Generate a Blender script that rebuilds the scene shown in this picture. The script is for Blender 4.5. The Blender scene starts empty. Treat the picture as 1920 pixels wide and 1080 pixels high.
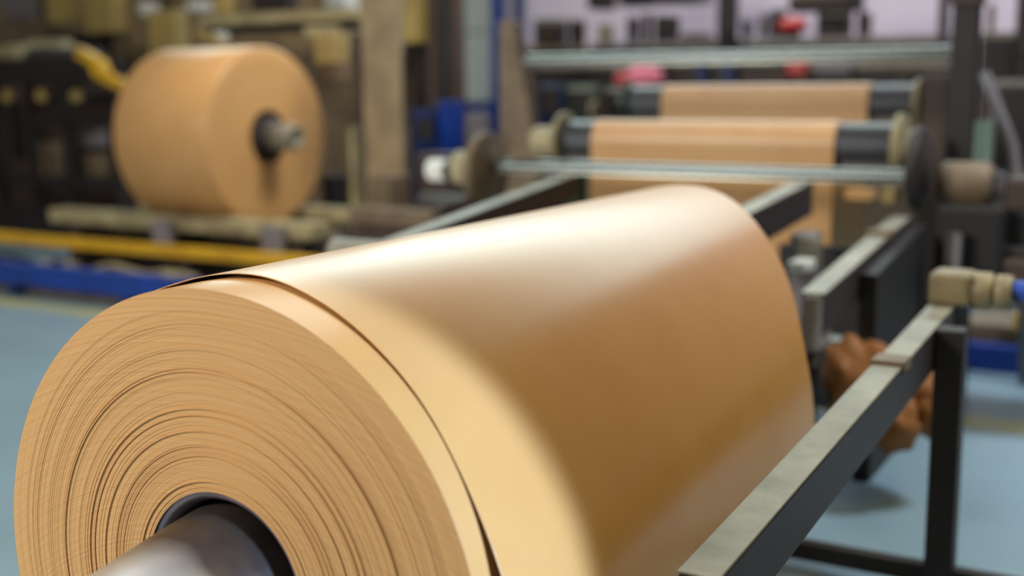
import bpy, bmesh, math, random
from mathutils import Vector, Matrix
random.seed(7)
C = bpy.context.scene
COL = C.collection
PI = math.pi
def R(d): return math.radians(d)

# ---------------------------------------------------------------- camera
CAM = Vector((1.1994453, -1.2139058, 1.30))
RT = Vector((0.8670650, 0.4981019, -0.0096351))
DN = Vector((0.0753537, -0.1502395, -0.9857738))
FW = Vector((-0.4924633, 0.8540039, -0.1678012))
FPX = 2244.26
cd = bpy.data.cameras.new('camera'); co = bpy.data.objects.new('camera', cd); COL.objects.link(co)
cd.sensor_width = 36.0; cd.lens = FPX/1920*36; cd.clip_start = 0.05; cd.clip_end = 100
co.matrix_world = Matrix(((RT.x, -DN.x, -FW.x, CAM.x), (RT.y, -DN.y, -FW.y, CAM.y), (RT.z, -DN.z, -FW.z, CAM.z), (0, 0, 0, 1)))
cd.dof.use_dof = True; cd.dof.focus_distance = 1.88; cd.dof.aperture_fstop = 1.45
C.camera = co

# ---------------------------------------------------------------- world, lamps, exposure
w = bpy.data.worlds.new('hall_daylight'); C.world = w; w.use_nodes = True
w.node_tree.nodes['Background'].inputs[0].default_value = (0.92, 0.86, 0.78, 1)
w.node_tree.nodes['Background'].inputs[1].default_value = 0.11
def area(name, loc, target, sx, sy, power, col):
    l = bpy.data.lights.new(name, 'AREA'); l.shape = 'RECTANGLE'; l.size = sx; l.size_y = sy; l.energy = power; l.color = col
    o = bpy.data.objects.new(name, l); COL.objects.link(o); o.location = loc
    o.rotation_euler = (Vector(target)-Vector(loc)).to_track_quat('-Z', 'Y').to_euler(); return o
area('clerestory_windows', (-5.2, 10.7, 4.6), (-4.4, 0, 1.4), 12.5, 3.4, 720, (0.76, 1.0, 0.98))
area('roof_skylight', (-2.6, 3.2, 6.0), (-1.2, 1.6, 0.4), 4.0, 3.0, 160, (0.92, 0.97, 1.0))
area('front_fill', (-3.6, -3.6, 3.6), (-0.8, 1.0, 0.6), 2.0, 2.0, 440, (1.0, 0.95, 0.86))  # unseen front fill, added for the end faces of the rolls
area('hall_end_fill', (-1.0, 8.0, 5.5), (-1.0, 10.9, 1.4), 6.0, 1.2, 200, (0.97, 0.92, 1.0))  # unseen light added to brighten the back wall
def spot(name, loc, target, deg, blend, power, size, col):
    l = bpy.data.lights.new(name, 'SPOT'); l.energy = power; l.spot_size = R(deg); l.spot_blend = blend; l.shadow_soft_size = size; l.color = col
    o = bpy.data.objects.new(name, l); COL.objects.link(o); o.location = loc
    o.rotation_euler = (Vector(target)-Vector(loc)).to_track_quat('-Z', 'Y').to_euler(); return o
area('warm_fill', (2.9, 0.9, 4.4), (0.35, 0.9, 0.6), 1.2, 1.2, 14, (1.0, 0.80, 0.26)).data.spread = R(75)  # added fill that warms the brown flank of the roll
area('reel_fill', (-1.8, 4.9, 4.2), (-4.3, 5.0, 0.9), 1.2, 1.2, 36, (1.0, 0.93, 0.80)).data.spread = R(95)  # added fill for the end face of the far reel
area('aisle_fill', (2.7, 3.4, 4.5), (1.25, 3.1, 0.0), 1.0, 1.0, 40, (0.92, 0.97, 1.0)).data.spread = R(64)  # added fill that lightens the floor beyond the leg
spot('side_strip_light', (4.2, 0.10, 1.75), (0.45, -0.755, 0.60), 30, 0.12, 1750, 0.04, (0.45, 0.66, 1.0))  # added spot; its cone edge draws the pale strip on the roll
C.view_settings.view_transform = 'Standard'; C.view_settings.look = 'None'
C.view_settings.exposure = 0.0; C.view_settings.gamma = 1.0; C.view_settings.use_curve_mapping = False

# ---------------------------------------------------------------- helpers
def at(px, py, Y):
    d = RT*((px-960)/FPX) + DN*((py-540)/FPX) + FW
    return CAM + d*((Y-CAM.y)/d.y)
def srgb(r, g, b):
    f = lambda c: (c/255/12.92 if c/255 <= .04045 else ((c/255+.055)/1.055)**2.4)
    return (f(r), f(g), f(b), 1)
MATS = {}
def mat(name, rgb, rough=.5, metal=0, var=.12, scale=8, bump=0, rgb2=None, spec=.5, lo=.35, hi=.7, wear_scale=None):
    m = bpy.data.materials.new(name); m.use_nodes = True; nt = m.node_tree; b = nt.nodes['Principled BSDF']
    c1 = srgb(*rgb); c2 = srgb(*rgb2) if rgb2 else tuple(max(0, c*(1-var*2)) for c in c1[:3])+(1,)
    tc = nt.nodes.new('ShaderNodeTexCoord'); n = nt.nodes.new('ShaderNodeTexNoise')
    n.inputs['Scale'].default_value = scale; n.inputs['Detail'].default_value = 6; n.inputs['Roughness'].default_value = .6
    r = nt.nodes.new('ShaderNodeValToRGB'); r.color_ramp.elements[0].position = lo; r.color_ramp.elements[1].position = hi
    r.color_ramp.elements[0].color = c1; r.color_ramp.elements[1].color = c2
    nt.links.new(tc.outputs['Object'], n.inputs['Vector']); nt.links.new(n.outputs['Fac'], r.inputs['Fac'])
    nt.links.new(r.outputs['Color'], b.inputs['Base Color'])
    b.inputs['Roughness'].default_value = rough; b.inputs['Metallic'].default_value = metal
    b.inputs['Specular IOR Level'].default_value = spec
    if bump:
        n2 = nt.nodes.new('ShaderNodeTexNoise'); n2.inputs['Scale'].default_value = scale*9; n2.inputs['Detail'].default_value = 4
        bp = nt.nodes.new('ShaderNodeBump'); bp.inputs['Strength'].default_value = bump; bp.inputs['Distance'].default_value = .002
        nt.links.new(tc.outputs['Object'], n2.inputs['Vector']); nt.links.new(n2.outputs['Fac'], bp.inputs['Height']); nt.links.new(bp.outputs['Normal'], b.inputs['Normal'])
    MATS[name] = m; return m
KRAFT = mat('kraft_paper', (196, 149, 92), .29, 0, .03, 5, .03, (190, 142, 85), spec=.38)
KRAFT2 = mat('kraft_paper_soft', (198, 152, 98), .36, 0, .03, 5, 0, (190, 143, 88), spec=.5)
WASTE = mat('brown_waste_paper', (142, 92, 48), .6, 0, .1, 8, .1, spec=.3)
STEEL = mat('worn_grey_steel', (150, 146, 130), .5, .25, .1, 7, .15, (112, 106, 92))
STEELD = mat('dark_machine_steel', (44, 36, 34), .55, .2, .15, 6, .1)
SHADED_SIDE = mat('shaded_side_steel', (52, 42, 42), .5, .2, .12, 6, .1)  # shade on the sides of beams and arms, put into the colour
BAR = mat('bright_round_bar', (122, 126, 119), .22, .92, .03, 3)
RUBBER = mat('black_roller_sleeve', (34, 32, 33), .38, 0, .1, 10)
BEIGE = mat('beige_machine_paint', (168, 158, 118), .55, 0, .12, 5, .1, (112, 98, 72))
BEIGED = mat('grimy_beige_paint', (136, 124, 92), .55, 0, .12, 9, .1, (92, 76, 54))
TAN = mat('brown_cast_iron', (122, 104, 80), .6, 0, .15, 5, .1, (82, 66, 50))
OLIVE = mat('olive_yellow_paint', (158, 138, 76), .55, 0, .1, 3, 0, (134, 114, 70))
COLUMN = mat('tan_column_paint', (158, 138, 104), .55, 0, .1, 4, .1, (122, 104, 80))
BLACK = mat('black_plate', (20, 16, 16), .6, 0, .1, 5)
YELLOW = mat('safety_yellow_paint', (214, 168, 34), .5, 0, .1, 6, 0, (176, 132, 30))
FADED = mat('faded_yellow_floor_paint', (170, 162, 98), .5, 0, .1, 3, 0, (140, 152, 132))
BLUE = mat('blue_paint', (16, 58, 150), .45, 0, .1, 6, 0, (18, 46, 116))
BLUED = mat('dark_blue_paint', (24, 44, 92), .5, 0, .15, 6)
DARK = mat('near_black_paint', (30, 23, 22), .6, 0, .2, 5)
BROWNP = mat('dark_brown_paint', (70, 54, 44), .6, 0, .2, 6)
WHITE = mat('white_paint', (214, 216, 210), .5, 0, .03, 4)
LILAC = mat('lilac_white_panel', (214, 204, 216), .5, 0, .04, 3)
GREY = mat('grey_paint', (120, 114, 116), .55, 0, .12, 5)
RED = mat('red_plastic', (190, 40, 30), .4, 0, .1, 6)
PINK = mat('pink_cloth', (226, 140, 160), .8, 0, .1, 14, 0, (206, 84, 112))
GREENP = mat('dull_green_paint', (52, 74, 56), .5, 0, .1, 6)
CORE = mat('dark_core_tube', (128, 118, 122), .35, .4, .1, 10)
# mandrel steel, with the light on its tip put into the colour
CHUCK = mat('lit_tip_chuck_steel', (84, 76, 70), .36, .6, .06, 16, .05, (66, 58, 54))
def chuck_lit_tip():   # painted light towards the free end, painted shade near the roll
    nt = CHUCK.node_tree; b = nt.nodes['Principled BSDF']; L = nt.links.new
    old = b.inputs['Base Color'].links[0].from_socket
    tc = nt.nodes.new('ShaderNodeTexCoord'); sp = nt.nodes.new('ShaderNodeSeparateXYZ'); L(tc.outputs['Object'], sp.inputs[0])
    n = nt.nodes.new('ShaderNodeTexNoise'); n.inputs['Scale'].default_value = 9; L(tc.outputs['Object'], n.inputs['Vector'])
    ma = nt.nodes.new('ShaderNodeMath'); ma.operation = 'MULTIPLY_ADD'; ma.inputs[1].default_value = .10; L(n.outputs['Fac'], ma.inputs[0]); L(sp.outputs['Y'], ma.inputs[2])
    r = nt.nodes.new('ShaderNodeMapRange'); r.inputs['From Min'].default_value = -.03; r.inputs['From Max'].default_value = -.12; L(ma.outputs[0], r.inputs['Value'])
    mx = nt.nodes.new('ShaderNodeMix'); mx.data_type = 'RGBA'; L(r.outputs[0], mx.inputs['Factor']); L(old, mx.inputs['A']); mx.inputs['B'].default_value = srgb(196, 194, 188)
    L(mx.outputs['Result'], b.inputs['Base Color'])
chuck_lit_tip()
# floor: blue-grey epoxy with a yellow walkway line along x
FLOORM = bpy.data.materials.new('blue_grey_floor'); FLOORM.use_nodes = True
def floor_nodes():
    nt = FLOORM.node_tree; b = nt.nodes['Principled BSDF']; L = nt.links.new
    tc = nt.nodes.new('ShaderNodeTexCoord'); n = nt.nodes.new('ShaderNodeTexNoise'); n.inputs['Scale'].default_value = 1.6; n.inputs['Detail'].default_value = 6
    r = nt.nodes.new('ShaderNodeValToRGB'); r.color_ramp.elements[0].position = .35; r.color_ramp.elements[1].position = .68
    r.color_ramp.elements[0].color = srgb(122, 146, 160); r.color_ramp.elements[1].color = srgb(112, 136, 148)
    L(tc.outputs['Object'], n.inputs['Vector']); L(n.outputs['Fac'], r.inputs['Fac']); L(r.outputs['Color'], b.inputs['Base Color'])
    b.inputs['Roughness'].default_value = .4
floor_nodes()
# end face of the roll: fine concentric plies
def face_mat(name, a, bcol, k=1.0):
    m = bpy.data.materials.new(name); m.use_nodes = True; nt = m.node_tree; b = nt.nodes['Principled BSDF']; L = nt.links.new
    tc = nt.nodes.new('ShaderNodeTexCoord'); s = nt.nodes.new('ShaderNodeSeparateXYZ'); L(tc.outputs['Object'], s.inputs[0])
    cx = nt.nodes.new('ShaderNodeCombineXYZ'); L(s.outputs['X'], cx.inputs[0]); L(s.outputs['Z'], cx.inputs[1])
    ln = nt.nodes.new('ShaderNodeVectorMath'); ln.operation = 'LENGTH'; L(cx.outputs[0], ln.inputs[0])
    n = nt.nodes.new('ShaderNodeTexNoise'); n.noise_dimensions = '1D'; n.inputs['Scale'].default_value = 260*k; n.inputs['Detail'].default_value = 5; n.inputs['Roughness'].default_value = .7
    L(ln.outputs['Value'], n.inputs['W'])
    r = nt.nodes.new('ShaderNodeValToRGB'); r.color_ramp.elements[0].position = .34; r.color_ramp.elements[1].position = .62
    r.color_ramp.elements[0].color = srgb(*bcol); r.color_ramp.elements[1].color = srgb(*a)
    L(n.outputs['Fac'], r.inputs['Fac']); L(r.outputs['Color'], b.inputs['Base Color'])
    b.inputs['Roughness'].default_value = .75; b.inputs['Specular IOR Level'].default_value = .25
    return m
FACE = face_mat('cut_ply_edges', (206, 162, 108), (194, 148, 94))
FACE2 = face_mat('cut_ply_edges_far', (206, 162, 108), (192, 146, 92), .3)

class MB:
    def __init__(self): self.bm = bmesh.new()
    def box(self, x0, x1, y0, y1, z0, z1, bev=0.0, xf=None):
        vs = [self.bm.verts.new(p) for p in ((x0,y0,z0),(x1,y0,z0),(x1,y1,z0),(x0,y1,z0),(x0,y0,z1),(x1,y0,z1),(x1,y1,z1),(x0,y1,z1))]
        fs = [self.bm.faces.new([vs[i] for i in q]) for q in ((0,3,2,1),(4,5,6,7),(0,1,5,4),(1,2,6,5),(2,3,7,6),(3,0,4,7))]
        if xf is not None:
            for v in vs: v.co = xf @ v.co
        if bev:
            es = list({e for f in fs for e in f.edges})
            bmesh.ops.bevel(self.bm, geom=es, offset=bev, segments=2, affect='EDGES', profile=.5, clamp_overlap=True)
        return self
    def hexa(self, pts, bev=0):   # 8 corners, bottom ring then top ring
        vs = [self.bm.verts.new(p) for p in pts]
        fs = [self.bm.faces.new([vs[i] for i in q]) for q in ((0,3,2,1),(4,5,6,7),(0,1,5,4),(1,2,6,5),(2,3,7,6),(3,0,4,7))]
        if bev: bmesh.ops.bevel(self.bm, geom=list({e for f in fs for e in f.edges}), offset=bev, segments=2, affect='EDGES', profile=.5, clamp_overlap=True)
        return self
    def lathe(self, p0, axis, prof, seg=48, closed=False):   # prof: (distance along axis, radius)
        a = Vector(axis).normalized(); u = a.orthogonal().normalized(); v = a.cross(u); p0 = Vector(p0); rings = []
        for t, r in prof:
            if r < 1e-6: rings.append([self.bm.verts.new(p0+a*t)])
            else: rings.append([self.bm.verts.new(p0+a*t+(u*math.cos(2*PI*i/seg)+v*math.sin(2*PI*i/seg))*r) for i in range(seg)])
        prs = list(zip(rings, rings[1:]))
        if closed: prs.append((rings[-1], rings[0]))
        for A, B in prs:
            for i in range(seg):
                j = (i+1) % seg
                if len(A) == 1 and len(B) == 1: continue
                if len(A) == 1: f = self.bm.faces.new((A[0], B[i], B[j]))
                elif len(B) == 1: f = self.bm.faces.new((A[i], B[0], A[j]))
                else: f = self.bm.faces.new((A[i], B[i], B[j], A[j]))
                f.smooth = True
        return self
    def cyl(self, p0, p1, r0, r1=None, seg=32, bev=.004):
        p0, p1 = Vector(p0), Vector(p1); L = (p1-p0).length; r1 = r0 if r1 is None else r1; b = min(bev, r0*.4, r1*.4, L*.3)
        return self.lathe(p0, p1-p0, [(0,0),(0,r0-b),(0,r0-b),(b,r0),(b,r0),(L-b,r1),(L-b,r1),(L,r1-b),(L,r1-b),(L,0)], seg)
    def tube(self, pts, r, seg=10):
        pts = [Vector(p) for p in pts]; rings = []
        up = Vector((.13, .2, .97))
        for i, p in enumerate(pts):
            t = (pts[min(i+1, len(pts)-1)]-pts[max(i-1, 0)]).normalized(); u = t.cross(up).normalized(); v = t.cross(u)
            rings.append([self.bm.verts.new(p+(u*math.cos(2*PI*k/seg)+v*math.sin(2*PI*k/seg))*r) for k in range(seg)])
        for A, B in zip(rings, rings[1:]):
            for k in range(seg):
                self.bm.faces.new((A[k], A[(k+1)%seg], B[(k+1)%seg], B[k])).smooth = True
        self.bm.faces.new(rings[0][::-1]); self.bm.faces.new(rings[-1]); return self
    def build(self, name, m, parent=None, label=None):
        bmesh.ops.recalc_face_normals(self.bm, faces=self.bm.faces)
        me = bpy.data.meshes.new(name); self.bm.to_mesh(me); self.bm.free()
        me.materials.append(m); o = bpy.data.objects.new(name, me); COL.objects.link(o)
        if parent is not None:
            o.parent = parent; o.matrix_parent_inverse = Matrix.Translation(-parent.location)
        if label: o['label'] = label
        return o
def catmull(pts, n=6):
    P = [Vector(p) for p in pts]; P = [P[0]*2-P[1]]+P+[P[-1]*2-P[-2]]; out = []
    for i in range(1, len(P)-2):
        for k in range(n):
            t = k/n; a, b, c, d = P[i-1], P[i], P[i+1], P[i+2]
            out.append(.5*((2*b)+(c-a)*t+(2*a-5*b+4*c-d)*t*t+(3*b-a-3*c+d)*t**3))
    out.append(P[-2]); return out
def tag(o, label, cat, group=None):
    o['label'] = label; o['category'] = cat
    if group: o['group'] = group
    return o
def thing(name, label, cat, loc=(0,0,0), group=None):
    o = bpy.data.objects.new(name, None); COL.objects.link(o); o.location = loc; o.empty_display_size = .1
    return tag(o, label, cat, group)
def struct(name, mb, m):
    o = mb.build(name, m); o['kind'] = 'structure'; return o
def pbox(x0, x1, y0, y1, Y, dy, bev=.006, mb=None, zmin=None):
    """a box in plane Y..Y+dy that shows between those columns and rows of the photograph"""
    A = at(x0, (y0+y1)/2, Y).x; B = at(x1, (y0+y1)/2, Y+dy).x
    if B < A+.02: B = A+.02
    xm = (x0+x1)/2; zt = at(xm, y0, Y).z; zb = at(xm, y1, Y).z
    if zmin is not None: zb = zmin
    return (mb or MB()).box(A, B, Y, Y+dy, zb, zt, bev)

# ---------------------------------------------------------------- setting
fl = MB().box(-16, 8, -6, 16, -.1, 0); struct('floor', fl, FLOORM)
b = MB(); b.box(-13, 3.4, 3.44, 3.62, .0, .002); struct('trim_1', b, FADED)
WB = 11.0
b = MB(); b.box(-16, 8, WB, WB+.2, 0, 6.5); wall = struct('wall_back', b, LILAC)
WL = at(0, 0, 6).x
# ---------------------------------------------------------------- main paper roll
ZC = .5715374; RR = .45
roll = thing('paper_roll', 'large brown kraft paper roll in the foreground, its loose outer sheet peeling off', 'paper roll', (0, 0, ZC-RR))
def disc_face(y_out, r0, r1, n, amp, seed, c0=(.008, .004)):
    rnd = random.Random(seed); bm = bmesh.new(); seg = 288
    rr = []; r = r0
    while r < r1-1e-6:
        d = (r1-r0)/n*rnd.uniform(.35, 1.8)
        rr.append(r); r += d
    rr.append(r1)
    y = 0; prev = None; drift = 0
    for i in range(len(rr)-1):
        drift = drift*.9+rnd.gauss(0, amp*.35); y = drift+rnd.gauss(0, amp*.28)
        if rnd.random() < .07: y += rnd.choice((-1, 1))*amp*rnd.uniform(1.5, 3.6)
        if rr[i] > r1-.033: y *= .12
        ph = rnd.uniform(0, 6.28); wob = amp*.25*rnd.random()
        def circ(rad):
            k = 1-(rad-r0)/(r1-r0)
            return [bm.verts.new((c0[0]*k+rad*math.sin(2*PI*q/seg), y_out-y-wob*math.sin(4*PI*q/seg+ph), ZC+c0[1]*k+rad*math.cos(2*PI*q/seg))) for q in range(seg)]
        A, B = circ(rr[i]), circ(rr[i+1])
        for q in range(seg): bm.faces.new((A[q], A[(q+1)%seg], B[(q+1)%seg], B[q])).smooth = True
        if prev:                                             # the little step up or down to the next ply
            S, T = [bm.verts.new(v.co) for v in prev], [bm.verts.new(v.co) for v in A]
            for q in range(seg): bm.faces.new((S[q], S[(q+1)%seg], T[(q+1)%seg], T[q])).smooth = True
        prev = B
    return bm
m = MB(); m.bm = disc_face(0, .149, RR, 230, .0005, 3); ef = m.build('end_face', FACE, roll, 'near end face showing hundreds of concentric paper edges')
m = MB(); m.lathe((0, 0, ZC), (0, 1, 0), [(0, RR), (.001, RR+.0004), (1.36, RR), (1.36, RR-.001), (1.36, .15), (1.2, .15)], 192); m.build('wound_paper', KRAFT, roll)
# core tube with a dark rim sunk in the bore
m = MB(); m.lathe((.008, 0, ZC+.004), (0, 1, 0), [(.004, .1505), (.004, .143), (.01, .136), (.03, .132), (.05, .131), (.4, .131), (.4, .1505)], 96); m.build('core_tube', CORE, roll, 'dark tube lining the bore of the roll')
# loose outer sheet
def lerp_tab(tab, x):
    if x <= tab[0][0]: return tab[0][1]
    for (a, va), (b2, vb) in zip(tab, tab[1:]):
        if x <= b2:
            t = (x-a)/(b2-a); t = t*t*(3-2*t) if False else t
            return va+(vb-va)*t
    return tab[-1][1]
Yn = [(-110, .02), (-40, .03), (-25, .05), (-10, .09), (0, .094), (13, .078), (23, .070), (34, .062), (45, .058), (59, .049), (67, .046), (78, .040), (95, .036), (160, .03)]
r0t = [(-110, .4512), (-40, .4518), (-20, .4545), (-8, .458), (5, .459), (20, .458), (35, .4555), (50, .4528), (60, .4525), (67, .4555), (78, .4680), (95, .492), (120, .53), (160, .55)]
Yft = [(-110, 1.86), (0, 1.80), (10, 1.76), (22, 1.70), (30, 1.64), (40, 1.58), (50, 1.53), (60, 1.475), (72, 1.425), (84, 1.43), (96, 1.46), (160, 1.5)]
rft = [(-110, .4530), (-20, .4545), (0, .457), (15, .463), (30, .467), (60, .464), (75, .461), (96, .464), (120, .50), (160, .54)]
def sm(tab, x): return sum(lerp_tab(tab, x+d) for d in (-6, -3, 0, 3, 6))/5
bm = bmesh.new(); nt_, ny = 150, 40; grid = []
for i in range(nt_+1):
    th = -110+(155+110)*i/nt_; row = []
    yn, yf, ra, rb = sm(Yn, th), sm(Yft, th), sm(r0t, th), sm(rft, th)
    for j in range(ny+1):
        t = (0, .0015)[j] if j < 2 else ((.9985, 1)[j-ny+1] if j > ny-2 else (j-1)/(ny-2)); y = yn+(yf-yn)*t; rad = ra+(rb-ra)*t
        row.append(bm.verts.new((rad*math.sin(R(th)), y, ZC+rad*math.cos(R(th)))))
    grid.append(row)
for i in range(nt_):
    for j in range(ny):
        bm.faces.new((grid[i][j], grid[i+1][j], grid[i+1][j+1], grid[i][j+1])).smooth = True
m = MB(); m.bm = bm; sh = m.build('outer_sheet', KRAFT, roll, 'loose outer sheet set back from the end face')
so = sh.modifiers.new('thickness', 'SOLIDIFY'); so.thickness = .0012; so.offset = 0

# core chuck: tapered steel cone going into the bore
ck = thing('core_chuck', 'tapered dark steel chuck pushed into the core of the foreground roll', 'chuck', (0, -.3, ZC))
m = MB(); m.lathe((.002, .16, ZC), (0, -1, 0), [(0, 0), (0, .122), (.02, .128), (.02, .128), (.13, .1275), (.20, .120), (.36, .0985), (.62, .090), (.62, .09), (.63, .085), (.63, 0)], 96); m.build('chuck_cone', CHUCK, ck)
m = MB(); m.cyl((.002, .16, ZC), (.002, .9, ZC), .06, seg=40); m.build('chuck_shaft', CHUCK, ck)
for k in range(3):
    th = R(100+k*120); m = MB(); m.box(-.012, .012, -.09, .0, .112, .126, .003, Matrix.Translation((.002, -.34, ZC)) @ Matrix.Rotation(th, 4, 'Y')); m.build('clamping_jaw', STEELD, ck)

# ---------------------------------------------------------------- roll stand arms and frames
def beam(x0, x1, ya, za, yb, zb, h):
    return MB().hexa([(x0, ya, za-h), (x1, ya, za-h), (x1, yb, zb-h), (x0, yb, zb-h), (x0, ya, za), (x1, ya, za), (x1, yb, zb), (x0, yb, zb)], .005)
t = thing('beam_stand', 'grey steel frame beam on a dark floor leg, running past the foreground roll', 'machine frame', (.63, 2.06, 0))
beam(.60, .662, .285, .618, 2.05, .712, .108).build('beam', SHADED_SIDE, t)
beam(.599, .663, .283, .622, 2.05, .716, .004).build('lit_top', STEEL, t, 'worn top face, painted pale where light falls')  # thin paler plate paints the light on the beam's top
MB().box(.664, .732, 1.78, 1.85, 0, .700, .004).build('leg', STEELD, t)
MB().box(-.10, 1.25, 1.80, 1.84, .035, .085, .004).build('floor_rail', STEELD, t)
MB().box(.594, .668, 1.42, 1.50, .668, .692, .003, Matrix.Translation((0,0,.0))).build('clamp_plate', TAN, t)
MB().box(.596, .70, 2.03, 2.15, .715, .80, .012).build('bearing_block', BEIGED, t)
t2 = thing('idler_shaft_end', 'beige round shaft end and coupling beside the far end of the frame beam', 'shaft', (.76, 2.09, .70))
MB().lathe((.70, 2.09, .752), (1, 0, 0), [(0, 0), (0, .046), (.002, .05), (.046, .05), (.048, .048), (.048, .036), (.056, .036), (.056, .043), (.058, .046), (.094, .046), (.097, .042), (.097, 0)], 40).build('coupling', BEIGED, t2)
MB().cyl((.797, 2.09, .76), (.88, 2.09, .76), .026).build('hand_knob', BLUE, t2, 'blue knob')
def arm(label, x0, x1, ya, za, yb, zb, h, m=STEEL):
    t = thing('swing_arm', label, 'roll arm', ((x0+x1)/2, yb, zb-h), 'arms reaching back to the cross bar')
    beam(x0, x1, ya, za-.004, yb, zb-.004, h).build('arm_beam', SHADED_SIDE, t)
    beam(x0-.001, x1+.001, ya-.002, za, yb, zb, .004).build('lit_top', m, t, 'worn top face, painted pale where light falls')  # light on the arm's top, painted with a paler plate
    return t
a2 = arm('grey lifting arm with a curved hook end, beside the dark side plate', .205, .272, 2.215, .69, 3.38, .803, .125)
m = MB(); m.hexa([(.208, 2.16, .52), (.268, 2.16, .52), (.268, 2.30, .50), (.208, 2.30, .50), (.208, 2.205, .688), (.268, 2.205, .688), (.268, 2.40, .690), (.208, 2.40, .690)], .015); m.build('hook_end', GREY, a2)
m = MB(); m.tube(catmull([(.238, 2.26, .52), (.238, 2.22, .45), (.238, 2.26, .38), (.238, 2.36, .34)]), .034, 14); m.build('hook', DARK, a2)
MB().box(.198, .278, 3.0, 3.06, .76, .785, .004).build('clamp_band', TAN, a2)
arm('grey steel arm meeting the cross bar just behind the far end of the foreground roll', -.18, -.108, 1.95, .815, 3.41, .92, .13)
a4 = arm('long grey arm under the cross bar, showing above the white top of the foreground roll', -1.19, -1.125, 1.95, .772, 3.41, .92, .10)
MB().cyl((-1.30, 1.93, .755), (-1.04, 1.93, .755), .045).build('end_bearing', STEEL, a4)

st = thing('roll_stand', 'dark steel roll stand with side plates and tall end posts holding the rollers', 'machine frame', (-.7, 3.6, 0))
MB().hexa([(.274, 2.62, 0), (.33, 2.62, 0), (.33, 3.37, 0), (.274, 3.37, 0), (.274, 2.62, .692), (.33, 2.62, .692), (.33, 3.37, .775), (.274, 3.37, .775)], .003).build('side_plate', BLACK, st)
MB().box(-1.62, -1.57, 3.0, 3.6, 0, .80, .006).build('side_plate', BROWNP, st)
MB().hexa([(-1.90, 4.0, 0), (-1.64, 4.0, 0), (-1.64, 4.12, 0), (-1.90, 4.12, 0), (-1.885, 4.0, 1.0), (-1.66, 4.0, 1.0), (-1.66, 4.12, 1.0), (-1.885, 4.12, 1.0)], .008).build('post', TAN, st)
MB().hexa([(-1.885, 4.02, 1.0), (-1.68, 4.02, 1.0), (-1.68, 4.10, 1.0), (-1.885, 4.10, 1.0), (-1.885, 4.02, 1.61), (-1.79, 4.02, 1.61), (-1.79, 4.10, 1.61), (-1.885, 4.10, 1.61)], .008).build('post', TAN, st)
MB().box(.272, .375, 4.0, 4.09, 0, 1.62, .008).build('post', DARK, st)
MB().box(.262, .385, 3.99, 4.10, 1.60, 1.66, .008).build('post_cap', BROWNP, st)
MB().box(-1.56, .275, 3.55, 3.62, .06, .16, .006).build('floor_beam', DARK, st)
MB().box(-.25, .27, 3.44, 3.49, .10, .66, .006).build('rear_panel', BLACK, st)
zr = at(1600, 640, 2.8).z; MB().cyl((.0, 2.8, zr), (.275, 2.8, zr), .016).build('tie_rod', BAR, st)
def flange(x, y, z, r, th, m=TAN):
    return MB().lathe((x, y, z), (1, 0, 0), [(0, 0), (0, r*.4), (.004, r*.4), (.004, r-.008), (.010, r), (th-.008, r), (th, r-.01), (th, r*.55), (th+.012, r*.5), (th+.012, 0)], 56)
cb = thing('cross_bar', 'lower bright steel cross bar running between two round flanges', 'bar', (-.66, 3.4, .945))
MB().cyl((-1.55, 3.4, .945), (.26, 3.4, .945), .028).build('bar', BAR, cb)
flange(-1.615, 3.4, .915, .175, .05, TAN).build('flange', TAN, cb)
flange(.262, 3.4, .975, .155, .045, STEELD).build('flange', STEELD, cb)
MB().cyl((-1.74, 3.4, .93), (-1.60, 3.4, .93), .075).build('bearing_housing', BEIGE, cb)
MB().cyl((-1.89, 3.4, .915), (-1.80, 3.4, .915), .05).build('end_cap', WHITE, cb, 'white end cap')
MB().cyl((-1.82, 3.4, .92), (-1.70, 3.4, .92), .035).build('stub_shaft', STEELD, cb)
tb = tag(MB().cyl((-1.74, 4.04, 1.415), (.28, 4.04, 1.412), .028).build('cross_bar', BAR), 'topmost bright steel bar fixed between the tall end posts', 'bar')

def roller(x0, x1, y, z, r, px0, px1, label, group=None):
    t = thing('roller', label, 'roller', ((x0+x1)/2, y, z))
    MB().cyl((x0, y, z), (x1, y, z), r, seg=56, bev=.006).build('sleeve', RUBBER, t)
    MB().cyl((x0-.12, y, z), (x1+.12, y, z), r*.35).build('shaft', BAR, t)
    return t
r1 = roller(-1.40, .10, 3.85, 1.035, .094, 0, 0, 'front black roller wrapped in brown paper, just behind the lower cross bar')
for x in (-1.44, .105): MB().lathe((x, 3.85, 1.035), (1, 0, 0), [(0, 0), (0, .125), (.006, .132), (.026, .132), (.032, .125), (.032, 0)], 56).build('collar', BEIGE, r1)
MB().cyl((.14, 3.85, 1.03), (.23, 3.85, 1.03), .07).build('bearing_housing', BEIGE, r1)
MB().cyl((-1.58, 3.85, 1.03), (-1.44, 3.85, 1.03), .07).build('bearing_housing', BEIGE, r1)
r0 = roller(-1.50, -.02, 4.8, 1.20, .084, 0, 0, 'rear black roller wrapped in brown paper, beneath the topmost bar')
for x in (-1.535, -.02): MB().lathe((x, 4.8, 1.20), (1, 0, 0), [(0, 0), (0, .1), (.006, .106), (.022, .106), (.028, .1), (.028, 0)], 56).build('collar', GREENP if x < -1 else BEIGE, r0)
MB().box(.02, .14, 4.72, 4.9, 0, 1.33, .01).build('bearing_bracket', BROWNP, r0)
MB().box(-1.68, -1.60, 4.72, 4.9, 0, 1.26, .01).build('bearing_bracket', BROWNP, r0)
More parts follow.
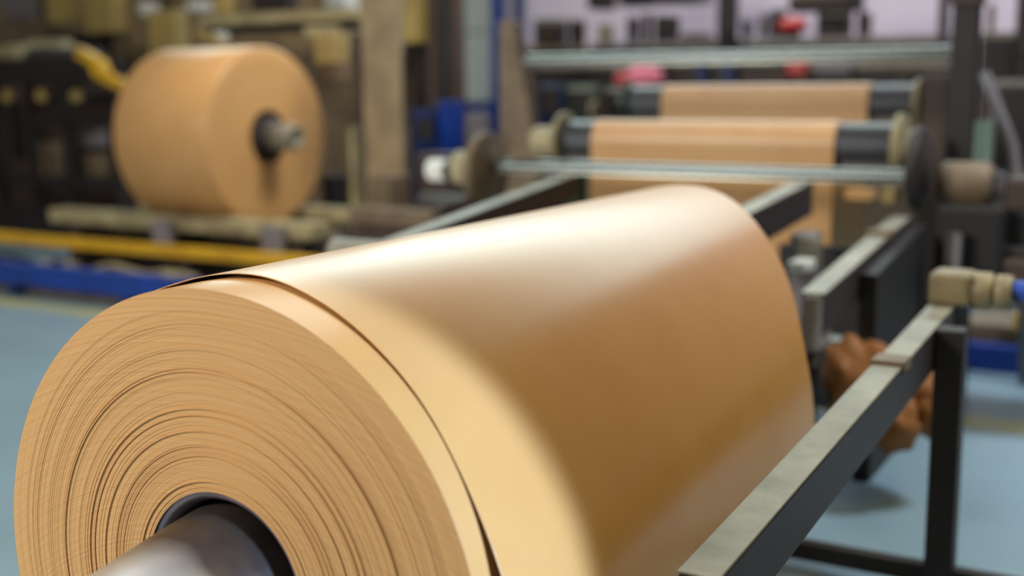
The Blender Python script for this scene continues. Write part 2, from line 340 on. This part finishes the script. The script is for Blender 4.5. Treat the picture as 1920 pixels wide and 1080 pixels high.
# paper web: wraps a roller then runs on
def web(name, pts, x0, x1, label, group, mt=KRAFT2):
    bm = bmesh.new(); rows = []
    xs = (0, .003, .2, .35, .5, .65, .8, .997, 1)
    for y, z in pts: rows.append([bm.verts.new((x0+(x1-x0)*u, y, z)) for u in xs])
    for A, B in zip(rows, rows[1:]):
        for i in range(8): bm.faces.new((A[i], A[i+1], B[i+1], B[i])).smooth = True
    m = MB(); m.bm = bm; o = m.build(name, mt); s = o.modifiers.new('thickness', 'SOLIDIFY'); s.thickness = .002; s.offset = 0
    return tag(o, label, 'paper web')
def arc(y, z, r, a0, a1, n=28): return [(y+r*math.cos(R(a0+(a1-a0)*i/n)), z+r*math.sin(R(a0+(a1-a0)*i/n))) for i in range(n+1)]
web('paper_web', arc(4.8, 1.20, .0875, 30, 180)+[(4.712, .9), (4.70, .45)], -1.30, -.225, 'brown paper sheet draped over the rear roller', None)
web('paper_web', arc(3.85, 1.035, .0985, 20, 180)+[(3.752, .85), (3.748, .62), (3.74, .30)], -1.24, -.125, 'brown paper sheet coming over the front roller and hanging below the lower cross bar', None)

# small bits round the roller frame
def simple(name, mb, m, label, cat, group=None): return tag(mb.build(name, m), label, cat, group)
simple('paper_offcut', pbox(1583, 1645, 357, 376, 3.5, .10), KRAFT2, 'pale flat offcut of paper on a bracket below the cross bar', 'paper')
simple('bracket_block', pbox(1652, 1688, 352, 382, 3.45, .08), OLIVE, 'small yellowish block bolted under the flange of the lower cross bar', 'block')
tt = thing('tension_unit', 'small grey steel unit low behind the lifting arm with the hook', 'machine part', (.0, 2.95, 0))
pbox(1480, 1542, 440, 500, 2.95, .12, zmin=.0).build('housing', GREY, tt)
pbox(1492, 1540, 446, 500, 2.93, .02).build('cover', STEEL, tt)
pbox(1476, 1530, 492, 512, 2.80, .12).build('foot_plate', WHITE, tt)

# crumpled waste paper bundle hanging under the frame beam
rnd = random.Random(5); m = MB()
for (cx, cy, cz, sx, sy, sz) in ((.29, 2.42, .40, .08, .10, .12), (.36, 2.50, .36, .12, .12, .13), (.47, 2.55, .33, .11, .12, .12), (.45, 2.42, .27, .07, .08, .09), (.54, 2.52, .30, .07, .09, .09)):
    g = bmesh.ops.create_icosphere(m.bm, subdivisions=3, radius=1)['verts']; ph = [rnd.uniform(0, 6) for _ in range(6)]
    for v in g:
        p = v.co.copy(); k = 1+.10*math.sin(5*p.x+ph[0])*math.sin(6*p.y+ph[1])+.08*math.sin(9*p.z+ph[2]+4*p.x)+.05*math.sin(15*p.y+ph[3]+7*p.z)
        v.co = Vector((cx+p.x*sx*k, cy+p.y*sy*k, cz+p.z*sz*k))
for f in m.bm.faces: f.smooth = True
tag(m.build('waste_paper', WASTE), 'crumpled brown waste paper hanging under the frame beam beside the dark leg', 'paper')

# ---------------------------------------------------------------- drive unit beside the stand
dr = thing('drive_unit', 'dark gear drive with a beige motor drum beside the tall dark post', 'drive', (.6, 3.6, 0))
MB().box(.39, .98, 3.42, 3.90, .52, .70, .02).build('gearbox', BLACK, dr)
MB().box(.36, .60, 3.36, 3.43, .50, .85, .02).build('side_cover', BLACK, dr)
MB().lathe((.345, 3.5, .915), (1, 0, 0), [(0, 0), (0, .07), (.02, .085), (.17, .085), (.19, .07), (.19, 0)], 40).build('motor_drum', TAN, dr)
MB().cyl((.52, 3.5, .915), (.58, 3.5, .915), .05).build('coupling', STEELD, dr)
MB().box(.58, .70, 3.46, 3.60, .82, .95, .02).build('terminal_box', BROWNP, dr)
MB().box(.56, .72, 3.46, 3.62, .69, .83, .01).build('terminal_stand', BLACK, dr)
MB().cyl((.44, 3.86, .69), (.44, 3.86, 1.14), .035).build('oil_cup', GREENP, dr)
MB().cyl((.44, 3.30, .62), (.44, 3.30, .76), .03).build('air_filter', STEELD, dr)
MB().box(.40, .48, 3.28, 3.40, .52, .62, .01).build('filter_bracket', DARK, dr)
MB().box(.34, .43, 3.50, 3.85, 0, .56, .01).build('pedestal', BLACK, dr)
for k in range(2): MB().box(.60+.16*k, .70+.16*k, 3.37, 3.43, .56, .66, .015).build('inspection_cover', BROWNP, dr)
o = tag(MB().tube([(.36, 4.3, 1.33), (.50, 4.26, 1.02), (.56, 4.24, .70), (.60, 4.24, .0)], .022, 12).build('brace_strut', GREY), 'pale slanting brace strut behind the drive unit', 'strut')

# base rails with blue fronts and yellow edge, running along the line machine
def base_rail(x0, x1, label):
    t = thing('base_rail', label, 'machine base', ((x0+x1)/2, 3.75, 0))
    MB().box(x0, x1, 3.70, 3.78, .075, .215, .006).build('blue_beam', BLUE, t)
    x = x0+.2
    while x < x1:
        MB().box(x, x+.07, 3.705, 3.775, 0, .075, .003).build('foot', BLUED, t); x += 1.02
    return t
base_rail(-7.6, -2.72, 'blue steel base beam on short feet, below the far paper reel')
bt = thing('base_rail', 'bright blue base beam beyond the dark floor leg', 'machine base', (1.0, 4.4, 0))
MB().box(.30, 2.4, 4.40, 4.48, 0, .125, .006).build('blue_beam', BLUE, bt)
MB().box(.30, 2.4, 4.50, 4.9, 0, .20, .006).build('deck', TAN, bt)
MB().box(.52, 2.4, 4.42, 4.48, .20, .27, .006).build('yellow_edge', YELLOW, bt)
yr = thing('guard_rail', 'long yellow safety rail in front of the far reel cradle', 'rail', (-5, 4.1, 0))
MB().box(-7.6, -2.6, 4.08, 4.15, .265, .335, .008).build('rail', YELLOW, yr)
for x in (-7.2, -6.2, -5.2, -4.2, -3.2): MB().box(x, x+.05, 4.09, 4.14, 0, .265, .003).build('post', BROWNP, yr)
dk = thing('line_deck', 'dusty tan machine deck between the blue base beam and the yellow rail', 'deck', (-5, 4, 0))
MB().box(-7.6, -2.7, 3.80, 4.06, 0, .14, .01).build('deck_plate', TAN, dk)
for k in range(16):
    x = -7.3+.29*k; MB().box(x, x+rnd.uniform(.05, .12), 3.83, 3.83+rnd.uniform(.05, .12), .14, .14+rnd.uniform(.03, .10), .01).build('chain_block', BEIGE if k % 3 else BROWNP, dk)
for k in range(4):
    x0 = -6.9+1.0*k
    simple('air_hose', MB().tube(catmull([(x0, 4.02, .16), (x0+.2, 3.99, .20), (x0+.45, 4.02, .16), (x0+.7, 3.985, .19), (x0+.9, 4.02, .16)]), .018), DARK if k % 2 else BEIGE,
           ['pale hose lying on the machine deck near its far end', 'dark hose lying on the machine deck below the dark winding frame', 'pale hose lying on the machine deck under the yellow rail', 'dark hose lying on the machine deck below the far paper reel'][k], 'hose')

# ---------------------------------------------------------------- far paper reel in its cradle
FX, FY, FZ, FR = -4.00, 4.70, .985, .565
reel = thing('paper_reel', 'narrow brown paper reel standing on its cradle in the blurred background', 'paper roll', (FX-.4, FY, FZ-FR))
MB().lathe((FX, FY, FZ), (-1, 0, 0), [(0, FR-.012), (.004, FR-.003), (.012, FR), (.78, FR), (.79, FR-.01), (.79, .12)], 128).build('wound_paper', KRAFT2, reel)
m = MB(); m.lathe((0, 0, 0), (1, 0, 0), [(0.0, .165)]+[(rnd.gauss(0, .0012), .165+(FR-.012-.165)*i/40) for i in range(1, 40)]+[(0, FR-.012)], 128)
o = m.build('end_face', FACE2, reel); o.data.transform(Matrix.Rotation(PI/2, 4, 'Z')); o.matrix_parent_inverse = Matrix.Identity(4); o.location = (.4, 0, FR); o.rotation_euler = (0, 0, -PI/2)
MB().lathe((FX+.004, FY, FZ), (-1, 0, 0), [(0, .168), (0, .135), (.03, .13), (.3, .13), (.3, .168)], 64).build('core_tube', DARK, reel)
mn = thing('reel_mandrel', 'dark steel mandrel with a bright stub sticking out of the far paper reel', 'mandrel', (FX, FY, FZ))
MB().lathe((FX-.2, FY, FZ), (1, 0, 0), [(0, 0), (0, .126), (.24, .126), (.27, .11), (.27, 0)], 56).build('mandrel_body', STEELD, mn)
MB().lathe((FX+.06, FY, FZ), (1, 0, 0), [(0, 0), (0, .085), (.16, .085), (.175, .076), (.175, .046), (.12, .042), (.12, 0)], 48).build('stub', STEEL, mn)
cr = thing('reel_cradle', 'beige steel cradle with two long rails under the far paper reel', 'cradle', (FX, FY, 0))
for y0, y1 in ((4.22, 4.395), (5.005, 5.18)): MB().box(-5.55, -3.28, y0, y1, .41, .50, .01).build('cradle_rail', BEIGE, cr)
for x in (-5.4, -4.5, -3.5): MB().box(x, x+.12, 4.24, 5.16, 0, .39, .01).build('cradle_leg', BROWNP, cr)
MB().box(-5.5, -3.4, 4.5, 4.9, .30, .38, .01).build('tray', TAN, cr)
for k in range(2): MB().box(-3.62+.0*k, -3.46, 4.16, 4.215, .30, .48, .008, Matrix.Translation((-.9*k, 0, 0))).build('stop_block', GREY, cr)

# ---------------------------------------------------------------- winding machine beyond the reel (far end of the line)
wm = thing('winding_machine', 'dark brown winding machine with open frame, beyond the far paper reel', 'machine', (-6.2, 5.6, 0))
Yw = 5.5
for x0, x1 in ((-14, 14), (52, 74), (120, 136), (214, 238)): pbox(x0, x1, 108, 420, Yw, .10, zmin=0).build('upright', DARK, wm)
pbox(-40, 238, 108, 160, Yw-.03, .09).build('top_beam', DARK, wm)
pbox(60, 236, 214, 240, Yw, .08).build('cross_beam', DARK, wm)
pbox(-30, 236, 330, 352, Yw, .08).build('cross_beam', DARK, wm)
pbox(-30, 236, 392, 425, Yw-.05, .12, zmin=0).build('base_beam', DARK, wm)
p = at(55, 120, Yw+.3); q = at(180, 125, Yw+.3)
MB().cyl((p.x, Yw+.3, p.z-.02), (q.x, Yw+.3, q.z-.02), .17).build('dark_drum', DARK, wm)
p = at(60, 96, Yw+.45); q = at(128, 96, Yw+.45)
MB().cyl((p.x, Yw+.45, p.z), (q.x, Yw+.45, q.z), .10).build('top_roll', BEIGE, wm)
pbox(-30, 70, 84, 110, Yw+.1, .2).build('cover_plate', BEIGE, wm)
pbox(-40, 250, 170, 420, Yw+.75, .06, zmin=0).build('rear_panel', BROWNP, wm)
for x in (12, 76, 142): 
    p = at(x, 180, Yw-.03); MB().cyl((p.x, Yw-.05, p.z), (p.x, Yw, p.z), .045, seg=24).build('bearing_cap', OLIVE, wm)
for x0, x1, y0, y1, mm in ((76, 118, 268, 330, TAN), (150, 205, 244, 275, GREY), (156, 206, 290, 330, TAN), (20, 48, 190, 300, DARK)):
    pbox(x0, x1, y0, y1, Yw+.25, .12).build('inner_box', mm, wm)
yg = thing('chain_guard', 'bright yellow bent chain guard on the winding machine', 'guard', at(180, 130, 5.3))
m = MB(); a, b2, c = at(140, 97, 5.3), at(176, 118, 5.3), at(186, 142, 5.3)
for P, Q, wd in ((a, b2, .045), (b2, c, .07), (c, at(236, 166, 5.3), .04)):
    d = (Q-P).normalized(); n = Vector((-d.z, 0, d.x)).normalized()*wd; e = Vector((0, .08, 0))
    m.hexa([P-n, Q-n, Q-n+e, P-n+e, P+n, Q+n, Q+n+e, P+n+e], .008)
m.build('guard_plate', YELLOW, yg)
pbox(150, 236, 160, 172, 5.36, .12).build('guard_bracket', BROWNP, yg)

# big tan machine block filling the line behind
cm = thing('line_machine', 'large brown and olive machine block standing behind the winding frame', 'machine', (-8, 7.4, 0))
MB().box(-13, at(700, 50, 7.2).x, 7.2, 8.2, 0, 1.60, .02).build('body', TAN, cm)
MB().box(-13, at(640, 50, 7.6).x, 7.6, 8.2, 1.60, 3.0, .02).build('upper_housing', COLUMN, cm)
pbox(-60, 88, 40, 118, 7.0, .2).build('side_panel', TAN, cm)
pbox(0, 70, -40, 36, 7.05, .2).build('upper_box', GREY, cm)
cc = thing('control_cabinet', 'olive yellow control cabinet of two steps above the winding machine', 'cabinet', at(160, 60, 6.6))
pbox(84, 170, -60, 42, 6.6, .2).build('body', OLIVE, cc)
cdoor = pbox(158, 240, -60, 60, 6.5, .2).build('door', OLIVE, cc)
p = at(196, 20, 6.5); hd = MB().box(p.x-.012, p.x+.012, 6.47, 6.5, p.z-.08, p.z+.08, .003).build('handle', STEELD); hd.parent = cdoor; hd.matrix_parent_inverse = Matrix.Translation(-cc.location)
pbox(90, 240, 56, 70, 6.6, .3).build('plinth', BROWNP, cc)
pbox(110, 220, 68, 330, 6.7, .12, zmin=0).build('stand', DARK, cc)

# gantry with its broad column
ga = thing('gantry', 'tan steel gantry with a broad column and a horizontal beam over the far reel', 'gantry', (-3.3, 5.9, 0))
pbox(680, 754, -60, 358, 5.0, .18, zmin=0).build('column', COLUMN, ga)
pbox(720, 752, -60, 358, 4.985, .012, zmin=0).build('flange_plate', COLUMN, ga)
pbox(372, 684, 24, 42, 5.6, .12).build('beam', BEIGE, ga)
pbox(390, 684, 42, 60, 5.7, .10).build('lower_beam', DARK, ga)
pbox(284, 360, 18, 330, 5.9, .14, zmin=0).build('rear_column', OLIVE, ga)
pbox(400, 440, -60, 26, 5.75, .12).build('hanger', OLIVE, ga)
pbox(470, 560, -40, 18, 6.0, .12).build('dark_box', DARK, ga)
pbox(660, 690, 60, 300, 5.2, .1, zmin=0).build('web_plate', BROWNP, ga)
gm = thing('gear_motor', 'small pale yellow gear motor hung under the gantry beam near the column', 'motor', at(620, 90, 5.4))
pbox(590, 655, 66, 118, 5.4, .2).build('motor_body', OLIVE, gm); pbox(570, 640, 48, 70, 5.45, .15).build('cap', BEIGE, gm); pbox(600, 668, 116, 150, 5.45, .15).build('gear_case', TAN, gm)
gm2 = thing('sensor_arm', 'small yellowish sensor arm just above the top of the far paper reel', 'arm', at(390, 72, 5.5))
m = MB(); P, Q = at(366, 62, 5.5), at(420, 84, 5.5); m.hexa([P+Vector((0,0,-.03)), Q+Vector((0,0,-.03)), Q+Vector((0,.06,-.03)), P+Vector((0,.06,-.03)), P+Vector((0,0,.03)), Q+Vector((0,0,.03)), Q+Vector((0,.06,.03)), P+Vector((0,.06,.03))], .008); m.build('arm', OLIVE, gm2)
pbox(400, 432, 60, 84, 5.55, .1).build('sensor_head', WHITE, gm2)
lp = thing('roof_lamp', 'pale lamp housing glimpsed above the gantry beam', 'lamp', at(630, 0, 7)); pbox(610, 672, -20, 14, 6.8, .2).build('housing', WHITE, lp)
o = pbox(255, 300, 2, 28, 6.9, .2); tag(o.build('junction_box', WHITE), 'pale junction box just beyond the olive control cabinet', 'box')
o = pbox(350, 400, 0, 20, 6.9, .2); tag(o.build('junction_box', WHITE), 'pale junction box between the rear gantry column and the hanger', 'box')
hp = thing('pump_unit', 'tan and dark pump unit low between the gantry column and the roll stand', 'machine', at(700, 400, 4.7))
pbox(690, 770, 330, 430, 4.7, .22, zmin=0).build('tank', TAN, hp); pbox(604, 654, 330, 410, 5.35, .2, zmin=0).build('dark_casing', DARK, hp)
pbox(655, 860, 395, 425, 4.2, .14).build('skid', TAN, hp); pbox(780, 872, 290, 330, 5.0, .2, zmin=0).build('cross_tube', BROWNP, hp)
pbox(665, 800, 420, 470, 4.25, .10, zmin=0).build('foot_beam', BROWNP, hp)
p = at(815, 400, 4.3); MB().cyl((p.x-.14, 4.4, p.z), (p.x+.14, 4.4, p.z), .10).build('pump_body', STEELD, hp)
pbox(655, 682, 240, 345, 5.05, .1, zmin=0).build('standpipe', BEIGE, hp)

# hanging cables and dark equipment between column and white wall
ec = thing('cable_rack', 'dark brown cable rack hung with thick hoses beside the gantry column', 'rack', at(810, 150, 6.4))
pbox(762, 872, -60, 130, 6.6, .25, zmin=.3).build('rack_body', BROWNP, ec)
pbox(752, 800, -60, 80, 6.2, .15).build('side_box', OLIVE, ec)
for k in range(7):
    x = 768+14*k; a = at(x, -40, 6.4); b2 = at(x+rnd.uniform(-6, 10), 110, 6.4); c = at(x+rnd.uniform(-8, 16), 260+rnd.uniform(-40, 20), 6.4)
    MB().tube(catmull([a, b2, c]), .035, 10).build('hose', DARK if k % 3 else BROWNP, ec)
bc = thing('blue_cabinet', 'dark blue cabinet below the hanging hoses', 'cabinet', at(840, 250, 6.0))
pbox(772, 830, 206, 290, 5.9, .3, zmin=0).build('body', BLUED, bc); pbox(822, 870, 190, 285, 6.1, .3, zmin=0).build('wing', BLUE, bc); pbox(785, 812, 222, 262, 5.88, .03).build('vent', DARK, bc)
tag(pbox(874, 915, 212, 250, 6.2, .3, zmin=0).build('grey_drum_stand', GREY), 'small grey stand beside the blue cabinet', 'stand')

# ---------------------------------------------------------------- back of the hall
bw = MB(); pbox(780, 925, -200, 60, WB-.05, .04, 0, bw); bw = struct('trim_2', bw, WHITE)
bw = MB(); pbox(780, 925, 64, 190, WB-.05, .04, 0, bw); struct('trim_3', bw, WHITE)
bw = MB(); pbox(780, 990, 192, 330, WB-.06, .05, 0, bw, 0); struct('baseboard_back', bw, BLUE)
for n, (x0, x1, mm) in enumerate(((920, 946, BLUE), (962, 984, BLUED))):
    bw = MB(); pbox(x0, x1, -200, 330, WB-.3, .2, .01, bw, 0); struct('trim_%d' % (n+4), bw, mm)
# row of machines and benches at the end of the hall: (x0, x1, y0, y1, Y, dy, material, name, label, category)
bg = [
 (985, 1104, 84, 118, 9.0, .5, TAN, 'work_bench', 'tan bench top behind the tall brown post', 'bench'),
 (1104, 1790, 72, 140, 9.2, .5, GREY, 'conveyor_table', 'long grey conveyor table running behind the topmost bar', 'table'),
 (1000, 1066, 34, 84, 9.05, .3, DARK, 'tool_chest', 'dark maroon chest standing on the tan bench', 'chest'),
 (1066, 1100, 34, 84, 9.1, .3, TAN, 'parts_box', 'tan box beside the dark maroon chest', 'box'),
 (1120, 1152, 44, 72, 9.25, .3, BEIGE, 'filter_can', 'slim beige canister next to the tan box', 'canister'),
 (1174, 1200, 30, 72, 9.25, .3, GREY, 'press_column', 'slim grey press column behind the topmost bar', 'press'),
 (1226, 1276, 28, 72, 9.25, .3, DARK, 'motor_cabinet', 'dark leaning motor cabinet behind the topmost bar', 'cabinet'),
 (1276, 1340, 62, 72, 9.25, .3, BROWNP, 'low_crate', 'low brown crate next to the dark motor cabinet', 'crate'),
 (1344, 1386, -20, 70, 8.9, .25, DARK, 'upright_casing', 'dark upright casing rising behind the topmost bar', 'casing'),
 (1390, 1412, 34, 74, 9.3, .2, BLUED, 'valve_box', 'small dark blue valve box by the upright casing', 'box'),
 (1420, 1440, 24, 74, 9.3, .2, GREY, 'meter_box', 'small grey meter box between dark casings', 'box'),
 (1100, 1156, -40, 16, 8.6, .3, BROWNP, 'overhead_box', 'brown box hung high above the tan box and canister', 'box'),
 (1156, 1340, -40, 8, 9.4, .3, GREY, 'overhead_beam', 'grey overhead beam between the brown box and the upright casing', 'beam'),
 (1440, 1478, 16, 72, 9.72, .2, GREY, 'pale_grey_cabinet', 'pale grey cabinet behind the red warning lamp', 'cabinet'),
 (1204, 1222, 24, 72, 9.25, .2, BROWNP, 'brown_pipe_stand', 'slim brown pipe stand beside the dark leaning motor cabinet', 'stand'),
 (1478, 1622, -20, 20, 8.7, .3, DARK, 'overhead_duct', 'dark overhead duct near the red lamp', 'duct'),
 (1530, 1600, 20, 75, 9.25, .25, BROWNP, 'hopper', 'brown hopper below the dark overhead duct', 'hopper'),
 (1606, 1636, 20, 72, 9.25, .3, GREY, 'switch_cabinet', 'narrow grey switch cabinet by the brown hopper', 'cabinet'),
 (1758, 1782, -40, 90, 8.6, .3, GREY, 'support_post', 'grey support post just behind the tall dark post', 'post'),
 (1836, 1920, 60, 180, 7.6, .5, BROWNP, 'side_machine', 'brown machine block beyond the tall dark post', 'machine'),
 (1850, 1866, 5, 62, 7.8, .15, BEIGE, 'pressure_bottle', 'small beige bottle shape beyond the tall dark post', 'bottle'),
 (1904, 1960, -20, 110, 7.35, .15, DARK, 'dark_locker', 'dark locker at the far edge behind the drive unit', 'locker'),
 (1856, 1960, 150, 320, 6.2, .5, GREY, 'grey_machine', 'low grey machine behind the slanting brace strut', 'machine'),
 (1000, 1250, 118, 200, 7.6, .5, BROWNP, 'pallet_stack', 'brown stacked machine parts behind the rear roller', 'parts'),
 (1250, 1500, 112, 170, 8.0, .5, DARK, 'dark_conveyor', 'dark conveyor side under the grey conveyor table', 'conveyor'),
 (1500, 1790, 116, 200, 7.6, .5, TAN, 'tan_machine', 'tan machine side behind the brown sheet of the rear roller', 'machine'),
 (1136, 1256, 161, 215, 7.0, .4, BROWNP, 'low_bench', 'low brown bench carrying the bundle of pink cloth', 'bench'),
 (1008, 1052, 158, 222, 6.8, .4, BLUED, 'blue_motor', 'dark blue motor behind the tall brown post', 'motor'),
 (1060, 1130, 160, 216, 7.0, .4, GREENP, 'green_pump', 'dull green pump beside the dark blue motor', 'pump'),
 (1104, 1140, 190, 226, 6.6, .3, BEIGE, 'beige_valve', 'beige valve block next to the dull green pump', 'valve'),
 (1300, 1330, 118, 146, 7.85, .06, BLUED, 'blue_locker', 'narrow dark blue locker in front of the dark conveyor', 'locker'),
 (1350, 1380, 120, 146, 7.85, .06, BLUED, 'blue_locker', 'second narrow blue locker along the dark conveyor, nearer the tall dark post', 'locker'),
 (1474, 1516, 116, 142, 7.5, .06, RED, 'red_crate', 'dark red crate in front of the tan machine side', 'crate'),
 (1530, 1600, 118, 140, 7.5, .06, GREY, 'grey_tray', 'grey tray in front of the tan machine side', 'tray'),
]
ON_TABLE = ('brown_pipe_stand', 'motor_cabinet', 'hopper', 'switch_cabinet', 'press_column', 'low_crate', 'filter_can', 'valve_box', 'meter_box')
TZ = at(1447, 72, 9.2).z; BZ = at(1044.5, 84, 9.0).z
for x0, x1, y0, y1, Y, dy, mm, nm, lb, ct in bg:
    low = nm in ('conveyor_table', 'work_bench', 'side_machine', 'grey_machine', 'pallet_stack', 'dark_conveyor', 'tan_machine', 'blue_motor', 'green_pump', 'low_bench', 'beige_valve', 'blue_locker', 'pale_grey_cabinet', 'support_post', 'upright_casing', 'dark_locker')
    t = thing(nm, lb, ct, at((x0+x1)/2, y1, Y))
    pbox(x0, x1, y0, y1, Y, dy, .015, None, 0 if low else TZ+.001 if nm in ON_TABLE else BZ+.001 if nm in ('tool_chest', 'parts_box') else None).build('body', mm, t)
    if x1-x0 > 60 and y1-y0 > 30:
        pbox(x0+4, x1-8, y0+5, y0+11, Y-.03, .04, .004).build('edge_strip', STEEL, t)
        n = max(1, int((x1-x0)/90))
        for k in range(n):
            a = x0+8+(x1-x0-24)*k/n; pbox(a, a+(x1-x0-24)/n-8, y0+16, y1-6, Y-.04, .03, .006).build('panel', DARK if mm is not DARK else BROWNP, t)
    elif y1-y0 > 30:
        pbox(x0+4, x1-4, y0+6, y1-8, Y-.03, .03, .006).build('panel', STEELD, t)
pk = thing('pink_bundle', 'bundle of pink cloth lying behind the rear roller', 'cloth', at(1195, 158, 7.2))
m = MB(); p = at(1205, 146, 7.2); m.lathe(p-Vector((.14, 0, 0)), (1, .1, 0), [(0, 0), (.02, .06), (.09, .085), (.18, .08), (.27, .06), (.31, 0)], 24); m.build('cloth', PINK, pk)
m = MB(); p = at(1165, 152, 7.1); m.lathe(p-Vector((.05, 0, 0)), (1, 0, .2), [(0, 0), (.02, .05), (.07, .055), (.11, 0)], 20); m.build('fold', RED, pk)
rl = thing('warning_lamp', 'red warning lamp dome above the grey conveyor table', 'lamp', at(1486, 72, 9.35))
p = at(1486, 70, 9.35)+Vector((0, 0, .055)); MB().lathe(p, (0, 0, 1), [(0, 0), (0, .13), (.06, .13), (.10, .10), (.12, 0)], 28).build('dome', RED, rl); MB().cyl(p-Vector((0, 0, .06)), p, .07).build('base', DARK, rl)
